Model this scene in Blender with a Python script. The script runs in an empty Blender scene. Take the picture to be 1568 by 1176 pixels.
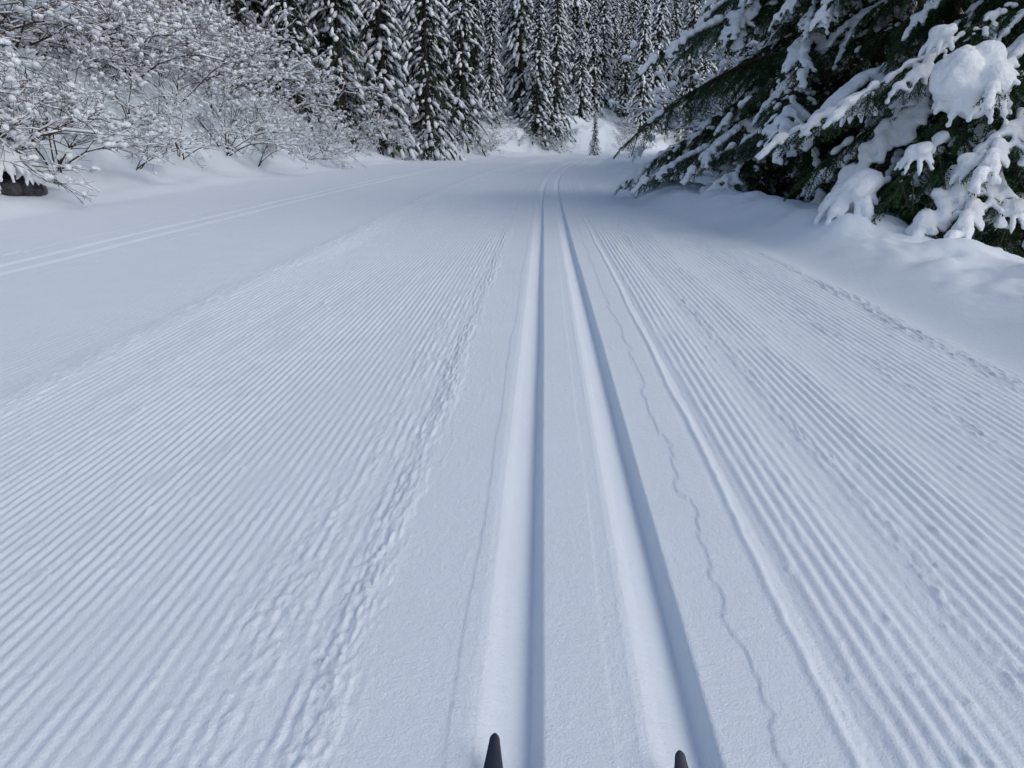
import bpy, bmesh, math, random, time
import numpy as np
from mathutils import Vector, Matrix
T0=time.time()
random.seed(7)
SC=bpy.context.scene
# ---------------------------------------------------------------- noise
def hsh(ix,iy,seed):
    h=(ix*374761393+iy*668265263+seed*1442695041)&0xffffffff
    h=((h^(h>>13))*1274126177)&0xffffffff
    h=h^(h>>16)
    return (h&0xffff)/32767.5-1.0
def vn(x,y,seed=0):
    x,y=np.broadcast_arrays(np.asarray(x,float),np.asarray(y,float))
    xf=np.floor(x); yf=np.floor(y)
    ix=xf.astype(np.int64); iy=yf.astype(np.int64)
    fx=x-xf; fy=y-yf
    fx=fx*fx*(3-2*fx); fy=fy*fy*(3-2*fy)
    a=hsh(ix,iy,seed); b=hsh(ix+1,iy,seed); c=hsh(ix,iy+1,seed); d=hsh(ix+1,iy+1,seed)
    return (a*(1-fx)+b*fx)*(1-fy)+(c*(1-fx)+d*fx)*fy
def fbm(x,y,o=3,seed=0):
    s=0;a=1;t=0
    for i in range(o):
        s=s+a*vn(x*2**i+i*17.3,y*2**i-i*9.1,seed+i); t+=a; a*=.5
    return s/t
def ss(a,b,x):
    t=np.clip((x-a)/(b-a),0,1); return t*t*(3-2*t)
# ---------------------------------------------------------------- terrain
def shift(y): return .0019*np.clip(np.minimum(y,70)-14,0,None)**2
def edgeL(y): return -9.0+10*(np.clip(y-30,0,None)/30)**2
def sdist(x,y):
    d=20*np.clip(y-30,0,None)/900
    return (edgeL(y)-x)/np.sqrt(1+d*d)+.5*vn(y*.23,x*0,5)+.25*vn(y*.7,x*.3,6)
def base_h(x,y):
    x=np.asarray(x,float); y=np.asarray(y,float)
    s=sdist(x,y)
    near=1-ss(40,60,y)
    z=(1.3+.85*near)*ss(-.2,2.8,s)+(.42)*np.clip(s-1.6,0,None)
    z=z+ss(0,1.2,s)*(.42*fbm(x*.55,y*.5,3,11)+.22*vn(x*1.3,y*1.2,14)+.07*vn(x*2.9,y*2.9,15))
    z=z+.10*ss(-.9,-.1,s)*(1-ss(.1,1.2,s))*(1+vn(y*.6,x*0,16))
    xr=x-shift(y)
    pull=.75*ss(8,15,y)
    t=xr-2.35+pull
    A=.22+.10*ss(5,8.5,y)-.03*ss(10,15,y)-.15*ss(17,25,y)
    bank=A*(ss(0,.8,t)-1.2*ss(1.2,2.4,t))
    bank=bank+ss(.2,.8,t)*(.08*fbm(x*1.1,y*1.1,3,21)+.065*vn(x*2.6,y*2.6,22)+.036*fbm(x*5.5,y*5.5,3,23))
    z=z+bank+.16*np.clip(x-9,0,None)*ss(60,30,y)
    return z
def trail(X,Y):
    z=.012*fbm(X*.6,Y*.35,2,31)
    w=X+.003*fbm(Y*.9,X*.6,2,32)+.0010*vn(Y*9,X*14,39)
    n_amp=fbm(X*2.2,Y*.35,3,33)
    fine=fbm(X*95,Y*70,2,34)
    fine2=fbm(X*34,Y*22,2,35)
    def band(a,b,e=.02): return ss(a-e,a+e,X)*(1-ss(b-e,b+e,X))
    def ridges(p,ph=0): 
        c=.5+.5*np.cos(2*np.pi*(w+ph)/p); return c**.85
    brk=1-.6*ss(.15,.6,fbm(X*9,Y*2.2,3,36))
    edgez=ss(-1.0,-.5,X)*(1-ss(-.45,-.4,X))
    brk=brk*(1-.75*edgez*ss(-.2,.3,fbm(X*22,Y*7,2,81)))
    brk=brk*(1-.45*ss(.1,.5,fbm(X*30,Y*12,2,83)))
    z=z+band(-2.28,-.43,.03)*(ridges(.036)*.0062*(.85+.6*n_amp)*brk-.005)
    fx=vn(X*6.3,X*0,37)
    z=z+band(.66,2.25,.03)*(ridges(.041,.01)*.0062*(.8+.7*fx+.3*n_amp)*brk-.005)
    z=z+band(.66,2.25,.05)*.006*fx
    z=z+.009*np.exp(-((X-.60-.008*vn(Y*2.1,X*0,38)-.003*vn(Y*17,X*0,82))/.013)**2)-.006*np.exp(-((X-.645)/.018)**2)
    z=z+band(-4.35,-2.5,.04)*ridges(.042)*.0036*(.8+.6*n_amp)*brk
    z=z+band(-8.8,-5.6,.06)*ridges(.055)*.003*(.7+.8*n_amp)
    def strip(c,wd,h,sd):
        cc=c+.03*vn(Y*1.3,X*0,sd)+.012*vn(Y*7,X*0,sd+1)
        m=np.exp(-((X-cc)/wd)**2)*(.65+.35*vn(Y*2.5,X*0,sd+2))
        return m*h*(np.clip(fine+.15,0,None)*1.3+.5*np.clip(fine2,0,None))
    z=z+strip(-.46,.055,.015,40)+strip(-.62,.10,.009,42)+strip(-2.38,.14,.015,44)
    z=z+strip(1.02,.04,.012,46)+strip(1.74,.06,.011,48)+strip(2.25,.09,.016,50)+strip(-4.4,.08,.012,52)+strip(-5.5,.08,.016,53)
    z=z+np.clip(fbm(X*40,Y*26,2,55)-.6,0,None)*.03*band(-2.3,2.2,.1)*(1-band(-.43,.6,.02))
    z=z+.006*np.exp(-((X+2.36)/.12)**2)-.004*ss(-2.36,-2.6,X)
    sc=np.abs(vn(Y*8,X*0,62)); 
    wv=.024*fbm(Y*2.6,X*0,2,60)+.026*sc+.008*vn(Y*31,X*0,63)-.012
    z=z+.0036*ss(.470,.475,X-wv)*(1-ss(.56,.6,X))-.0012*band(.36,.60,.02)
    wl=.010*vn(Y*3.1,X*0,64)+.003*vn(Y*15,X*0,65)
    z=z-.0022*(1-ss(-.176,-.170,X-wl))*ss(-.6,-.4,X)
    wr=.03*vn(Y*6,X*0,71)+.02*vn(Y*19,X*0,72)
    z=z+.003*(1-ss(-.41,-.404,X+wr))*ss(-.47,-.45,X)
    ck=fbm(X*7,Y*4,3,66); dent=np.exp(-(ck/.02)**2)
    z=z+.0018*dent*band(-.42,-.18,.01)+.0012*np.exp(-(fbm(X*5,Y*3,3,68)/.02)**2)*band(.37,.46,.01)
    z=z-.0013*ss(.150,.155,X-.003*vn(Y*2,X*0,69))*(1-ss(.19,.2,X))
    def groove(a):
        xs=[a,a+.022,a+.040,a+.052,a+.116,a+.124,a+.148,a+.154]
        zs=[0,-.003,-.012,-.020,-.051,-.050,-.003,0]
        xw=X+.002*vn(Y*1.2,X*0,70)
        return np.interp(xw,xs,zs)
    z=z+groove(-.139)+groove(.195)*1.06
    fl=band(-5.35,-4.5,.04)
    z=z+.5*(groove(-5.12)+groove(-4.78))+fl*.004
    return z
def build_ground():
    c=np.concatenate([-np.geomspace(110,12,40)[:-1],np.arange(-12,-9,.08),np.arange(-9,-5.6,.016),np.arange(-5.6,-2.45,.0105),
        np.arange(-2.45,-.5,.0052),np.arange(-.5,.66,.0042),np.arange(.66,2.42,.0058),np.arange(2.42,4.6,.022),
        np.arange(4.6,12,.15),np.geomspace(12,110,36)])
    r=np.concatenate([np.arange(-6,.8,.1),np.geomspace(.8,210,590)])
    X,Y=np.meshgrid(c,r)
    ax=X+shift(Y)
    Z=base_h(ax,Y)
    m=(c>-9.2)&(c<2.7)
    rlim=ss(8,15,Y[:,m])*.75
    fade=ss(-9.2,-8.7,X[:,m])*(1-ss(2.3-rlim,2.6-rlim,X[:,m]))*(1-.6*ss(40,60,Y[:,m]))
    Z[:,m]+=trail(X[:,m],Y[:,m])*fade
    nr,nc=X.shape
    co=np.stack([ax,Y,Z],-1).reshape(-1,3)
    i=np.arange(nr-1)[:,None]*nc+np.arange(nc-1)[None,:]
    f=np.stack([i,i+1,i+nc+1,i+nc],-1).reshape(-1,4)
    me=bpy.data.meshes.new("snow_ground")
    me.vertices.add(len(co)); me.vertices.foreach_set("co",co.ravel())
    me.loops.add(f.size); me.loops.foreach_set("vertex_index",f.ravel().astype(np.int32))
    me.polygons.add(len(f)); me.polygons.foreach_set("loop_start",np.arange(0,f.size,4,dtype=np.int32))
    me.polygons.foreach_set("loop_total",np.full(len(f),4,np.int32))
    me.polygons.foreach_set("use_smooth",np.ones(len(f),bool))
    me.update(calc_edges=True)
    o=bpy.data.objects.new("snow_ground",me); SC.collection.objects.link(o)
    return o
# ---------------------------------------------------------------- materials
def new_mat(n):
    m=bpy.data.materials.new(n); m.use_nodes=True
    return m,m.node_tree.nodes,m.node_tree.links,m.node_tree.nodes["Principled BSDF"]
def noise(N,L,scale,det=3,rough=.6,coord='Object'):
    tc=N.new('ShaderNodeTexCoord'); t=N.new('ShaderNodeTexNoise')
    t.inputs['Scale'].default_value=scale; t.inputs['Detail'].default_value=det; t.inputs['Roughness'].default_value=rough
    L.new(tc.outputs[coord],t.inputs['Vector']); return t
def snow_mat(name,bumps,col=(.86,.88,.915)):
    m,N,L,B=new_mat(name)
    B.inputs['Base Color'].default_value=(*col,1); B.inputs['Roughness'].default_value=.72
    B.inputs['Specular IOR Level'].default_value=.2
    t=noise(N,L,3,4); r=N.new('ShaderNodeMapRange'); r.inputs['To Min'].default_value=.95; r.inputs['To Max'].default_value=1.03
    L.new(t.outputs['Fac'],r.inputs['Value'])
    mx=N.new('ShaderNodeVectorMath'); mx.operation='SCALE'; mx.inputs[0].default_value=col
    L.new(r.outputs[0],mx.inputs['Scale']); L.new(mx.outputs[0],B.inputs['Base Color'])
    prev=None
    for sc,dist in bumps:
        t=noise(N,L,sc,3,.65); b=N.new('ShaderNodeBump'); b.inputs['Distance'].default_value=dist; b.inputs['Strength'].default_value=1
        L.new(t.outputs['Fac'],b.inputs['Height'])
        if prev: L.new(prev.outputs[0],b.inputs['Normal'])
        prev=b
    L.new(prev.outputs[0],B.inputs['Normal'])
    return m
M_GROUND=snow_mat("groomed_snow",[(35,.0035),(200,.0024)],(.755,.835,.905))
M_SNOW=snow_mat("tree_snow",[(14,.02),(70,.006)],(.85,.89,.93))
def col_mat(name,c1,c2,scale,rough=.7,coord='Object'):
    m,N,L,B=new_mat(name)
    t=noise(N,L,scale,3,.6,coord); r=N.new('ShaderNodeValToRGB')
    r.color_ramp.elements[0].position=.35; r.color_ramp.elements[1].position=.65
    r.color_ramp.elements[0].color=(*c1,1); r.color_ramp.elements[1].color=(*c2,1)
    L.new(t.outputs['Fac'],r.inputs[0]); L.new(r.outputs[0],B.inputs['Base Color'])
    B.inputs['Roughness'].default_value=rough; B.inputs['Specular IOR Level'].default_value=.2
    return m
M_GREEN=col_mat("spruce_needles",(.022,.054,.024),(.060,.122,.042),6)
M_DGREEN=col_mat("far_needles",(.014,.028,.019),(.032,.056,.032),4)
M_BARK=col_mat("bark",(.045,.035,.028),(.10,.08,.065),12)
M_TWIG=col_mat("alder_twig",(.032,.023,.018),(.085,.062,.046),8)
M_ROCK=col_mat("rock_grey",(.03,.033,.038),(.11,.115,.12),5)
# ---------------------------------------------------------------- mesh accumulator
class Acc:
    def __init__(s): s.v=[]; s.f=[]; s.m=[]
    def add(s,vs,fs,mi):
        b=len(s.v); s.v.extend(vs); s.f.extend([tuple(i+b for i in f) for f in fs]); s.m.extend([mi]*len(fs))
    def mesh(s,name,mats,smooth=True):
        me=bpy.data.meshes.new(name); me.from_pydata([tuple(v) for v in s.v],[],s.f)
        for m in mats: me.materials.append(m)
        me.polygons.foreach_set("material_index",np.array(s.m,np.int32))
        me.polygons.foreach_set("use_smooth",np.array([bool(k==1) for k in s.m]) if smooth else np.zeros(len(s.f),bool))
        me.update(); return me
def ico(n):
    bm=bmesh.new(); bmesh.ops.create_icosphere(bm,subdivisions=n,radius=1)
    v=[x.co.copy() for x in bm.verts]; f=[tuple(y.index for y in x.verts) for x in bm.faces]; bm.free(); return v,f
ICO={1:ico(1),2:ico(2),3:ico(3)}
def frame(d):
    d=d.normalized(); a=Vector((0,0,1))
    if abs(d.z)>.97: a=Vector((0,1,0))
    y=a.cross(d).normalized(); z=d.cross(y)
    return d,y,z
def blob(acc,p,d,sx,sy,sz,mi=1,lod=1,jit=.18):
    X,Y,Z=frame(d); vs=[]
    for v in ICO[lod][0]:
        k=1+random.uniform(-jit,jit)
        vs.append(p+X*(v.x*sx*k)+Y*(v.y*sy*k)+Z*(v.z*sz*k))
    acc.add(vs,ICO[lod][1],mi)
def tube(acc,a,b,ra,rb,n=3,mi=2):
    X,Y,Z=frame(b-a); vs=[]
    for p,r in((a,ra),(b,rb)):
        for i in range(n):
            t=2*math.pi*i/n; vs.append(p+Y*(r*math.cos(t))+Z*(r*math.sin(t)))
    acc.add(vs,[(i,(i+1)%n,n+(i+1)%n,n+i) for i in range(n)],mi)
U=random.uniform
# ---------------------------------------------------------------- distant spruce
def far_spruce(seed,H=15,R=2.3,snow=.75):
    random.seed(seed); A=Acc()
    for k in range(8):
        a=Vector((0,0,H*k/8)); b=Vector((0,0,H*(k+1)/8))
        tube(A,a,b,.17*(1-k/8)+.01,.17*(1-(k+1)/8)+.01,7,2)
    z=.35
    while z<H-.1:
        fr=z/H; n=7 if fr<.8 else 5
        ph=U(0,6.3)
        for i in range(n):
            if random.random()<.1: continue
            az=ph+6.283*i/n+U(-.35,.35)
            l=(R*(1-fr)**.85+.15)*U(.55,1.15)
            d=Vector((math.cos(az),math.sin(az),0)); sd=Vector((-d.y,d.x,0))
            dr=U(.45,.9)+.15*(1-fr); up=U(.05,.3)
            zz=z+U(-.15,.15)
            def P(t): return Vector((d.x*l*t,d.y*l*t,zz+l*(up*t-dr*t*t)))
            nf=int(8+22*l/R)
            for j in range(nf):
                t=U(.1,1); p=P(t); tg=(P(t+.05)-p).normalized(); s=random.choice((-1,1))
                dd=(tg*U(.4,1)+sd*s*U(.1,.7)+Vector((0,0,-U(.3,1.0)))).normalized()
                ln=U(.2,.5)*(1.1-.5*t)*(.5+.6*l/R); w=sd*U(.03,.08)+Vector((0,0,U(-.04,.04)))
                q=p+dd*ln
                A.add([p-w,p+w,q+w*.25,q-w*.25+Vector((0,0,-.02))],[(0,1,2,3)],0)
            if random.random()>snow: continue
            nb=3 if l>.9 else 2
            g=(.4+.6*l/R)*U(.75,1.2)
            for j in range(nb):
                t=.42+.55*j/(nb-1)+U(-.06,.06); p=P(t); tg=(P(t+.05)-p)
                p=p+sd*U(-.08,.08)*l+Vector((0,0,.08*g))
                blob(A,p,tg,U(.26,.42)*g,U(.13,.24)*g*(1.2-.4*t),U(.08,.14)*g,1,1,.25)
        z+=U(.34,.5)*(1-.35*fr)
    blob(A,Vector((0,0,H)),Vector((0,0,1)),.2,.09,.09)
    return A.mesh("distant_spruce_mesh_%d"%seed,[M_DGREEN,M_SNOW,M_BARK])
# ---------------------------------------------------------------- alder shrub
def alder(seed,heavy=1.0):
    random.seed(seed); A=Acc()
    spec=[(U(2.0,2.6),.027,5,6),(.95,.013,4,5),(.45,.007,3,3),(.22,.0045,2,0)]
    def grow(p,d,L,r,lv):
        _,_,ns,nch=spec[lv]; seg=L/ns; pts=[p]
        for k in range(ns):
            d=(d+Vector((U(-.22,.22),U(-.22,.22),U(-.2,.1)-.06*(lv==0)*k))).normalized()
            q=p+d*seg
            r1=max(r*(1-.7*(k+1)/ns),.0035)
            r0=max(r*(1-.7*k/ns),.004)
            tube(A,p,q,r0,r1,3,2)
            if abs(d.z)<.85 and random.random()<(.5 if lv<2 else .42)*heavy:
                h=U(.004,.012)*(1.4-.9*abs(d.z))*(1+.9*(lv<2))
                up=Vector((0,0,r0+h*.8))
                tube(A,p+up,q+up,r0*.6+h,r1*.6+h*.8,4,1)
            if random.random()<.034*heavy*(1+lv*.6):
                for _ in range(random.choice((1,2,3,4))):
                    s=U(.022,.065); blob(A,q+Vector((U(-.06,.06),U(-.06,.06),s*.6)),d,s*1.3,s*1.15,s*.85,1,1,.25)
            p=q; pts.append((p.copy(),d.copy(),r1))
        if lv<3:
            for c in range(nch):
                pp,dd,rr=random.choice(pts[1:] if lv else pts[2:])
                nd=(dd*.6+Vector((U(-1,1),U(-1,1),U(-.35,.6)))*.8).normalized()
                grow(pp,nd,spec[lv+1][0]*U(.6,1.3),min(rr*.9,spec[lv+1][1]),lv+1)
    for k in range(6):
        a=6.283*k/6+U(-.4,.4); t=U(.3,1.3)
        grow(Vector((U(-.15,.15),U(-.15,.15),-.1)),Vector((math.cos(a)*t,math.sin(a)*t,1)).normalized(),spec[0][0]*U(.7,1.15),.027,0)
    return A.mesh("alder_mesh_%d"%seed,[M_GREEN,M_SNOW,M_TWIG])
# ---------------------------------------------------------------- hero spruce bough
def remesh_snow(A,vox,name,sm=2):
    me=bpy.data.meshes.new("tmp"); me.from_pydata([tuple(v) for v in A.v],[],A.f)
    o=bpy.data.objects.new("tmp",me); SC.collection.objects.link(o)
    r=o.modifiers.new("r",'REMESH'); r.mode='VOXEL'; r.voxel_size=vox
    s=o.modifiers.new("s",'SMOOTH'); s.iterations=sm; s.factor=.5
    dg=bpy.context.evaluated_depsgraph_get(); ev=o.evaluated_get(dg); m=ev.to_mesh()
    v=[x.co.copy() for x in m.vertices]; f=[tuple(p.vertices) for p in m.polygons]
    ev.to_mesh_clear(); bpy.data.objects.remove(o); bpy.data.meshes.remove(me)
    return v,f
def bough(seed,L=3.0,snow=1.0):
    random.seed(seed); A=Acc(); S=Acc()
    up=U(.0,.15); dr=U(.35,.6); bend=U(-.12,.12)
    def P(t): return Vector((L*t,L*bend*t*t,L*(up*t-dr*t*t*.8)))
    N=16
    for k in range(N): tube(A,P(k/N),P((k+1)/N),.03*(1-k/N)+.004,.03*(1-(k+1)/N)+.004,5,2)
    def needles(p,d,ln):
        X,Y,Z=frame(d); n=max(2,int(ln/.023))
        for k in range(n):
            b=p+X*(ln*k/n)
            for j in range(4):
                a=U(0,6.283); e=Y*math.cos(a)+Z*math.sin(a)
                q=b+(X*.75+e*.8)*U(.022,.040); w=X.cross(e)*.005
                dust=e.z>.5 and random.random()<.14*min(1,snow)
                A.add([b-w,b+w,q],[(0,1,2)],1 if dust else 0)
    def sprig(p,d,ln,amt):
        n=max(4,int(ln/.05)); q=p
        for k in range(n):
            t=k/n
            d=(d+Vector((U(-.07,.07),U(-.07,.07),-.065+U(-.04,.04)))).normalized()
            q2=q+d*(ln/n); tube(A,q,q2,.006,.005,3,2); needles(q,d,ln/n)
            X,Y,Z=frame(d)
            for s in(-1,1):
                if random.random()<.12: continue
                tl=ln*.38*(1-t)**.7*U(.6,1.15)+.05
                td=(X*.8+Y*s*U(.5,.9)+Vector((0,0,-U(.05,.45)))).normalized()
                needles(q,td,tl)
                if amt>.5 and random.random()<amt*.5:
                    m=max(1,int(tl/.06))
                    for u in range(m):
                        r=U(.02,.036)*(1.2-.4*u/m)
                        if u/m<.7: blob(S,q+td*(tl*(u+.5)/m)+Vector((0,0,.022)),td,r*1.5,r*1.2,r*.9,1,1,.1)
            if random.random()<amt*1.15-.10:
                r=U(.03,.066)*(1.1-.3*t)*(.5+.6*amt)
                blob(S,q+Vector((0,0,r*.55)),d,r*1.4,r*1.3,r*.95,1,1,.15)
            q=q2
    ns=20
    for k in range(ns):
        t=.14+.86*(k+.5)/ns
        for s in(-1,1):
            tt=min(1,t+U(-.02,.02)); p=P(tt); tg=(P(tt+.02)-p).normalized(); side=Vector((0,s,0))
            d=(tg*U(.6,1.0)+side*U(.5,.9)+Vector((0,0,U(-.5,.05)))).normalized()
            ln=(.75*(1-t)**.6*min(1,(t+.15)/.45)+.2)*U(.7,1.15)
            patch=float(vn(np.array(tt*7+s*3.7),np.array(seed*1.7),seed))
            amt=max(0,min(1,(.5+1.0*patch)*snow))*(.25+.75*min(1,t/.6)) if snow>.3 else .08
            sprig(p,d,ln,amt)
        if random.random()<.55*snow and t>.3:
            p=P(t); r=U(.03,.06); blob(S,p+Vector((0,0,r*.6)),P(t+.02)-p,r*1.7,r*1.3,r*.95,1,1,.12)
    sprig(P(1),(P(1)-P(.97)).normalized(),.35,min(1,.9*snow))
    v,f=remesh_snow(S,.021,"s",1)
    A.add(v,f,1)
    return A.mesh("spruce_bough_mesh_%d"%seed,[M_GREEN,M_SNOW,M_BARK])
def rough(v,seed,k1,amp):
    vv=np.array([tuple(x) for x in v]); n=fbm(vv[:,0]*k1+vv[:,2]*k1*.6,vv[:,1]*k1-vv[:,2]*k1*.7,3,seed)*amp
    return [x*(1+float(k)/max(.08,x.length)) for x,k in zip(v,n)]
def big_clump(seed,sx,sy,sz):
    """one deep cushion of snow, lobed along its lower rim"""
    random.seed(seed); S=Acc()
    for k in range(14):
        u=Vector((U(-.45,.45),U(-.45,.45),U(-.3,.4))); r=U(.42,.58)
        blob(S,Vector((u.x*sx,u.y*sy,u.z*sz)),Vector((1,0,0)),r*sx,r*sy,r*sz,1,2,.03)
    for k in range(11):
        a=6.283*k/11+U(-.2,.2); L=U(.25,.6)
        p=Vector((math.cos(a)*sx*.6,math.sin(a)*sy*.6,-sz*.15))
        d=Vector((math.cos(a)*.5,math.sin(a)*.5,-1)).normalized()
        for j in range(4): 
            r=.19*sx*(1-.17*j)
            blob(S,p+d*(sz*L*.42*j),d,r*1.2,r,r,1,1,.12)
    v,f=remesh_snow(S,.02,"c",3)
    A=Acc(); A.add(rough(v,seed,9,.035),f,1)
    return A.mesh("snow_clump_mesh_%d"%seed,[M_GREEN,M_SNOW,M_BARK])
def finger_clump(seed,R,n):
    """snow lying over a fan of drooping twigs"""
    random.seed(seed); S=Acc()
    for k in range(5): blob(S,Vector((U(-.3,.1)*R,U(-.25,.25)*R,U(-.02,.08)*R)),Vector((1,0,-.2)),R*.38,R*.3,R*.2,1,2,.05)
    for k in range(n):
        a=(-1+2*(k+.5)/n)*1.5+U(-.15,.15); L=R*U(.6,1.15)*(1-.25*abs(a)/1.5)
        p=Vector((-.2*R,0,0)); d=Vector((math.cos(a),math.sin(a),-.1))
        m=9
        for j in range(m):
            t=j/m; d=(d+Vector((0,0,-.11-.05*t))).normalized(); p=p+d*(L/m*1.2)
            r=R*.17*(1.05-.6*t)*U(.75,1.2)
            blob(S,p,d,r*1.35,r*1.05,r*.85,1,1,.12)
    v,f=remesh_snow(S,.015 if R<.3 else .02,"c",2)
    A=Acc(); A.add(rough(v,seed,12,.02),f,1)
    return A.mesh("snow_clump_mesh_%d"%seed,[M_GREEN,M_SNOW,M_BARK])
# ---------------------------------------------------------------- helpers
def obj(name,data,loc=(0,0,0),rot=(0,0,0),scl=1,parent=None):
    o=bpy.data.objects.new(name,data); SC.collection.objects.link(o)
    o.location=loc; o.rotation_euler=rot
    o.scale=(scl,)*3 if not hasattr(scl,'__len__') else scl
    if parent: o.parent=parent
    return o
def gz(x,y): return float(base_h(np.array([x]),np.array([y]))[0])
# ================================================================ BUILD
g=build_ground(); g.data.materials.append(M_GROUND)
BOUGHS=[bough(s,3.0,sn) for s,sn in((101,1.12),(102,.78),(103,1.05),(104,.62),(105,.92),(108,1.28))]
BARE=[bough(s,3.0,.15) for s in(106,107)]
def trunk_mesh(H,r):
    A=Acc(); n=14
    for k in range(n): tube(A,Vector((.03*math.sin(k),.03*math.cos(k*1.3),H*k/n)),Vector((.03*math.sin(k+1),.03*math.cos((k+1)*1.3),H*(k+1)/n)),r*(1-k/n)+.02,r*(1-(k+1)/n)+.02,12,2)
    return A.mesh("spruce_trunk_mesh",[M_GREEN,M_SNOW,M_BARK])
def hero(seed,x,y,H,R,r=.2,dz=.2,z0=.25,extra=(),name="spruce_tree",inn=.27,pool=None):
    random.seed(seed); e=obj(name,None,(x,y,gz(x,y)-.1)); e.empty_display_size=1
    obj("trunk",trunk_mesh(H,r),parent=e)
    z=z0; az=U(0,6); k=0
    while z<H-.2:
        fr=z/H; l=(R*(1-fr)**.8+.25)*U(.75,1.1)
        az+=2.39996+U(-.3,.3); k+=1
        pitch=math.radians(U(2,16)-25*max(0,fr-.6))
        inner=random.random()<inn
        obj("bough_%d"%k,random.choice(BARE if inner else (pool or BOUGHS)),(0,0,z+.25*l/3),(U(-.2,.2),pitch,az),(l/3.0*.95,l/3.0,l/3.0),e)
        z+=dz*U(.5,1.2)*(1-.35*fr)
    for i,(tx,ty,tz,clump,cs) in enumerate(extra):
        ex,ey,ez=tx-x,ty-y,tz-e.location.z
        L=math.hypot(ex,ey); a=math.atan2(ey,ex); 
        obj("laden_bough_%d"%i,BOUGHS[(0,1,5,4,2,3)[i%6]],(0,0,ez+L*.28),(0,math.radians(4),a),(L/2.75,max(.8,L/3.2),L/3),e)
        if clump: obj("snow_clump_%d"%i,clump,(ex,ey,ez),(U(-.15,.15),math.radians(16),a+U(-.4,.4)),cs,e)
    return e
C1=big_clump(201,.38,.38,.42); C2=finger_clump(202,.46,8); C3=finger_clump(203,.25,6); C4=finger_clump(204,.28,5)
hero(1,6.1,9.3,11,3.5,.22,.12,extra=[(4.05,7.7,1.62,C1,1),(3.15,7.9,.66,C2,1.0),(3.6,7.6,1.0,C3,1),(4.0,7.4,.9,C4,1),(3.35,8.6,1.5,C4,1.2),(4.6,7.2,1.2,C3,.9),(3.0,9.4,1.2,C3,1),(3.9,8.2,2.1,C4,1),(4.4,7.3,.5,C3,1),(3.8,7.3,.35,None,1)])
hero(2,4.9,14.4,10,3.9,.17,.13,.15,extra=[(2.0,14.0,.5,None,1),(1.8,15.0,.9,C4,1),(2.2,13.2,.25,None,1),(2.6,12.6,.2,None,1)])
hero(3,8.9,8.3,10,3.3,.2,.24)
hero(4,8.6,13.5,13,3.8,.24,.28)
hero(5,5.7,11.8,11,3.5,.17,.16)
hero(6,-9.5,12.6,1.7,1.15,.04,.09,.25,extra=[(-8.75,12.2,.85,C2,.9),(-8.9,12.9,1.15,C3,1.2),(-8.7,12.6,.6,C4,1.1)],name="spruce_sapling",inn=0,pool=[BOUGHS[5],BOUGHS[0]])
# dark rock at the foot of the left bank
random.seed(5); RA=Acc()
for k in range(5): blob(RA,Vector((U(-.2,.2),U(-.3,.3),U(-.1,.12))),Vector((1,U(-.4,.4),U(-.2,.2))),U(.28,.4),U(.28,.45),U(.2,.3),0,3,.02)
v,f=remesh_snow(RA,.03,"r",1); RB=Acc(); RB.add(rough(v,9,4,.12),f,0)
obj("rock",RB.mesh("rock",[M_ROCK]),(-9.1,12.75,gz(-9.1,12.75)+.05),(0,0,.4),1)
# forest
FS=[far_spruce(300+i,15,R,s) for i,(R,s) in enumerate(((2.3,.8),(2.0,.85),(2.5,.7),(1.8,.8),(2.2,.55)))]
AL=[alder(400+i,h) for i,h in enumerate((1,1.1,.8,1.1,.9))]
random.seed(77)
for (x,y,s) in((-6.7,45,.95),(-8.6,42,1.0),(-9.9,38.5,.95),(-11.2,35,.75),(-8.0,49,1.0),(-5.4,52,.95)):
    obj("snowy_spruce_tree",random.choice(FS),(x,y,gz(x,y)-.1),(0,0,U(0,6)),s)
obj("spruce_sapling",FS[3],(3.9,60,gz(3.9,60)-.05),(0,0,1),(.28,.28,.22))
forest=obj("conifer_forest",None); pts=[]
def try_pts(n,xr,yr,cond,md,store):
    for _ in range(n):
        x=U(*xr); y=U(*yr)
        if not cond(x,y): continue
        if any((x-a)**2+(y-b)**2<md*md for a,b in store): continue
        store.append((x,y))
def sd1(x,y): return float(sdist(np.array([x]),np.array([y]))[0])
def fc(x,y):
    s=sd1(x,y)
    if y<36: return 9<s<24
    if 1.6<x<8.4 and y<80 and s<5: return False
    return 1.8<s<28
try_pts(9000,(-42,48),(6,125),fc,2.5,pts)
try_pts(2500,(7,34),(18,60),lambda x,y: x>7.5+.25*max(0,y-30) and sd1(x,y)<-6,2.6,pts)
for i,(x,y) in enumerate(pts):
    s=U(.6,1.2)
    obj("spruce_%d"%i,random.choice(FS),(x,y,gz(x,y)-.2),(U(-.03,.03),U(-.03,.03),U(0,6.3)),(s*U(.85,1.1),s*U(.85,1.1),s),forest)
thick=obj("alder_thicket",None); sp=[]
try_pts(5000,(-20,-6),(7,46),lambda x,y: (.4 if y<30 else .3)<sd1(x,y)<9,1.3,sp)
sp2=[]
try_pts(2500,(-9,26),(44,84),lambda x,y: .3<sd1(x,y)<3.2 and not(2.2<x<6.8),1.35,sp2)
for i,(x,y) in enumerate(sp+sp2):
    s=U(.85,1.3) if i<len(sp) else U(.35,.7)
    if y<19: s*=1.2
    if i<len(sp) and sd1(x,y)<2.0: s*=.66
    obj("alder_%d"%i,random.choice(AL),(x,y,gz(x,y)),(U(-.15,.15),U(.0,.5),U(0,6.3) if i%3 else U(-.8,.8)),s,thick)
th2=obj("bare_alder_thicket",None); sp3=[]
try_pts(400,(6.5,12),(21,33),lambda x,y:x>6.5+.2*(y-21),1.6,sp3)
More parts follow.
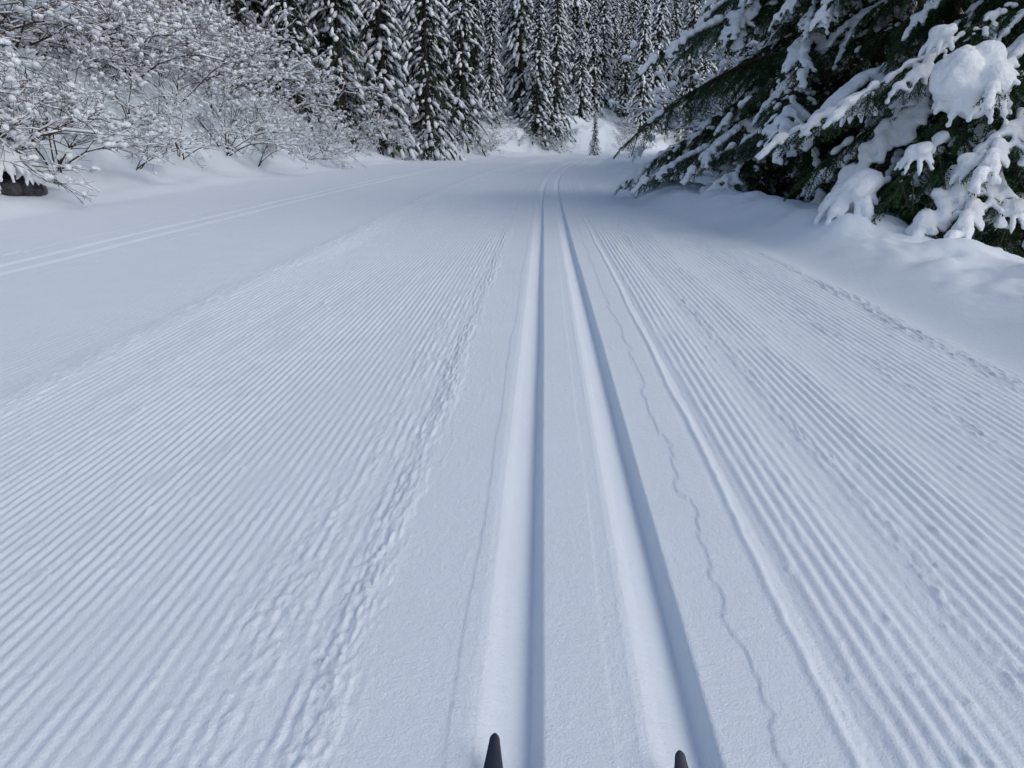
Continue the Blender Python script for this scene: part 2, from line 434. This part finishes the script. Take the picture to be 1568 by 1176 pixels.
for i,(x,y) in enumerate(sp3):
    obj("alder_%d"%i,random.choice(AL),(x,y,gz(x,y)),(0,0,U(0,6.3)),U(1.2,1.9),th2)
# ---------------------------------------------------------------- skis
def ski(cx,tipy,ztip):
    m=bpy.data.materials.get("ski_lacquer")
    if not m:
        m,N,L,B=new_mat("ski_lacquer"); B.inputs['Base Color'].default_value=(.010,.013,.032,1); B.inputs['Roughness'].default_value=.35
        t=noise(N,L,40,2); r=N.new('ShaderNodeMapRange'); r.inputs['To Min'].default_value=.3; r.inputs['To Max'].default_value=.5
        L.new(t.outputs['Fac'],r.inputs['Value']); L.new(r.outputs[0],B.inputs['Roughness'])
    bm=bmesh.new(); n=110; rows=[]
    total=2.0
    for i in range(n+1):
        s=total*(i/n)**2.8
        y=tipy-s*.97
        z=-.038+(ztip+.038)*max(0,1-s/.26)**2.0
        if s<.012: hw=.0100*math.sqrt(max(0,1-(1-s/.012)**2))
        else: hw=.0100+.0130*min(1,(s-.012)/.065)
        hw=max(hw,.003)
        if s>1.9: hw*=max(.3,1-(s-1.9)/.15)
        th=.004+.010*min(1,s/.3)
        rows.append([bm.verts.new((cx+a*hw,y,z+b*th)) for a,b in((-1,.15),(-1,.8),(-.82,1),(0,1.06),(.82,1),(1,.8),(1,.15),(.9,0),(-.9,0))])
    k=9
    for a,b in zip(rows,rows[1:]):
        for j in range(k): bm.faces.new((a[j],a[(j+1)%k],b[(j+1)%k],b[j]))
    bm.faces.new(rows[0]); bm.faces.new(rows[-1][::-1])
    bmesh.ops.recalc_face_normals(bm,faces=bm.faces)
    me=bpy.data.meshes.new("ski"); bm.to_mesh(me); bm.free(); me.materials.append(m)
    for p in me.polygons: p.use_smooth=True
    return obj("cross_country_ski",me)
ski(-.077,1.10,.05); ski(.259,1.073,.05)
# ---------------------------------------------------------------- light, sky, camera
el=math.radians(43)
dirv=Vector((.80,-.42,0)).normalized()*math.cos(el)+Vector((0,0,math.sin(el)))
sun=bpy.data.lights.new("sun",'SUN'); sun.energy=.58; sun.angle=math.radians(45); sun.color=(1,.98,.96)
so=bpy.data.objects.new("sun",sun); SC.collection.objects.link(so); so.rotation_euler=dirv.to_track_quat('Z','Y').to_euler()
w=bpy.data.worlds.new("World"); SC.world=w; w.use_nodes=True
N=w.node_tree.nodes; L=w.node_tree.links
sk=N.new('ShaderNodeTexSky'); sk.sky_type='NISHITA'; sk.sun_disc=False; sk.sun_elevation=el
sk.sun_rotation=math.atan2(dirv.x,dirv.y); sk.air_density=1.0; sk.dust_density=2.6; sk.ozone_density=1.0
L.new(sk.outputs[0],N['Background'].inputs[0]); N['Background'].inputs[1].default_value=.135
cam=bpy.data.cameras.new("camera"); cam.sensor_width=36; cam.lens=26; cam.clip_end=1000; cam.clip_start=.05
co=bpy.data.objects.new("camera",cam); SC.collection.objects.link(co); co.location=(0,0,1.1)
co.rotation_euler=(math.radians(90-18.24),0,math.radians(2.35)); SC.camera=co
SC.view_settings.view_transform='Standard'; SC.view_settings.look='None'; SC.view_settings.exposure=0
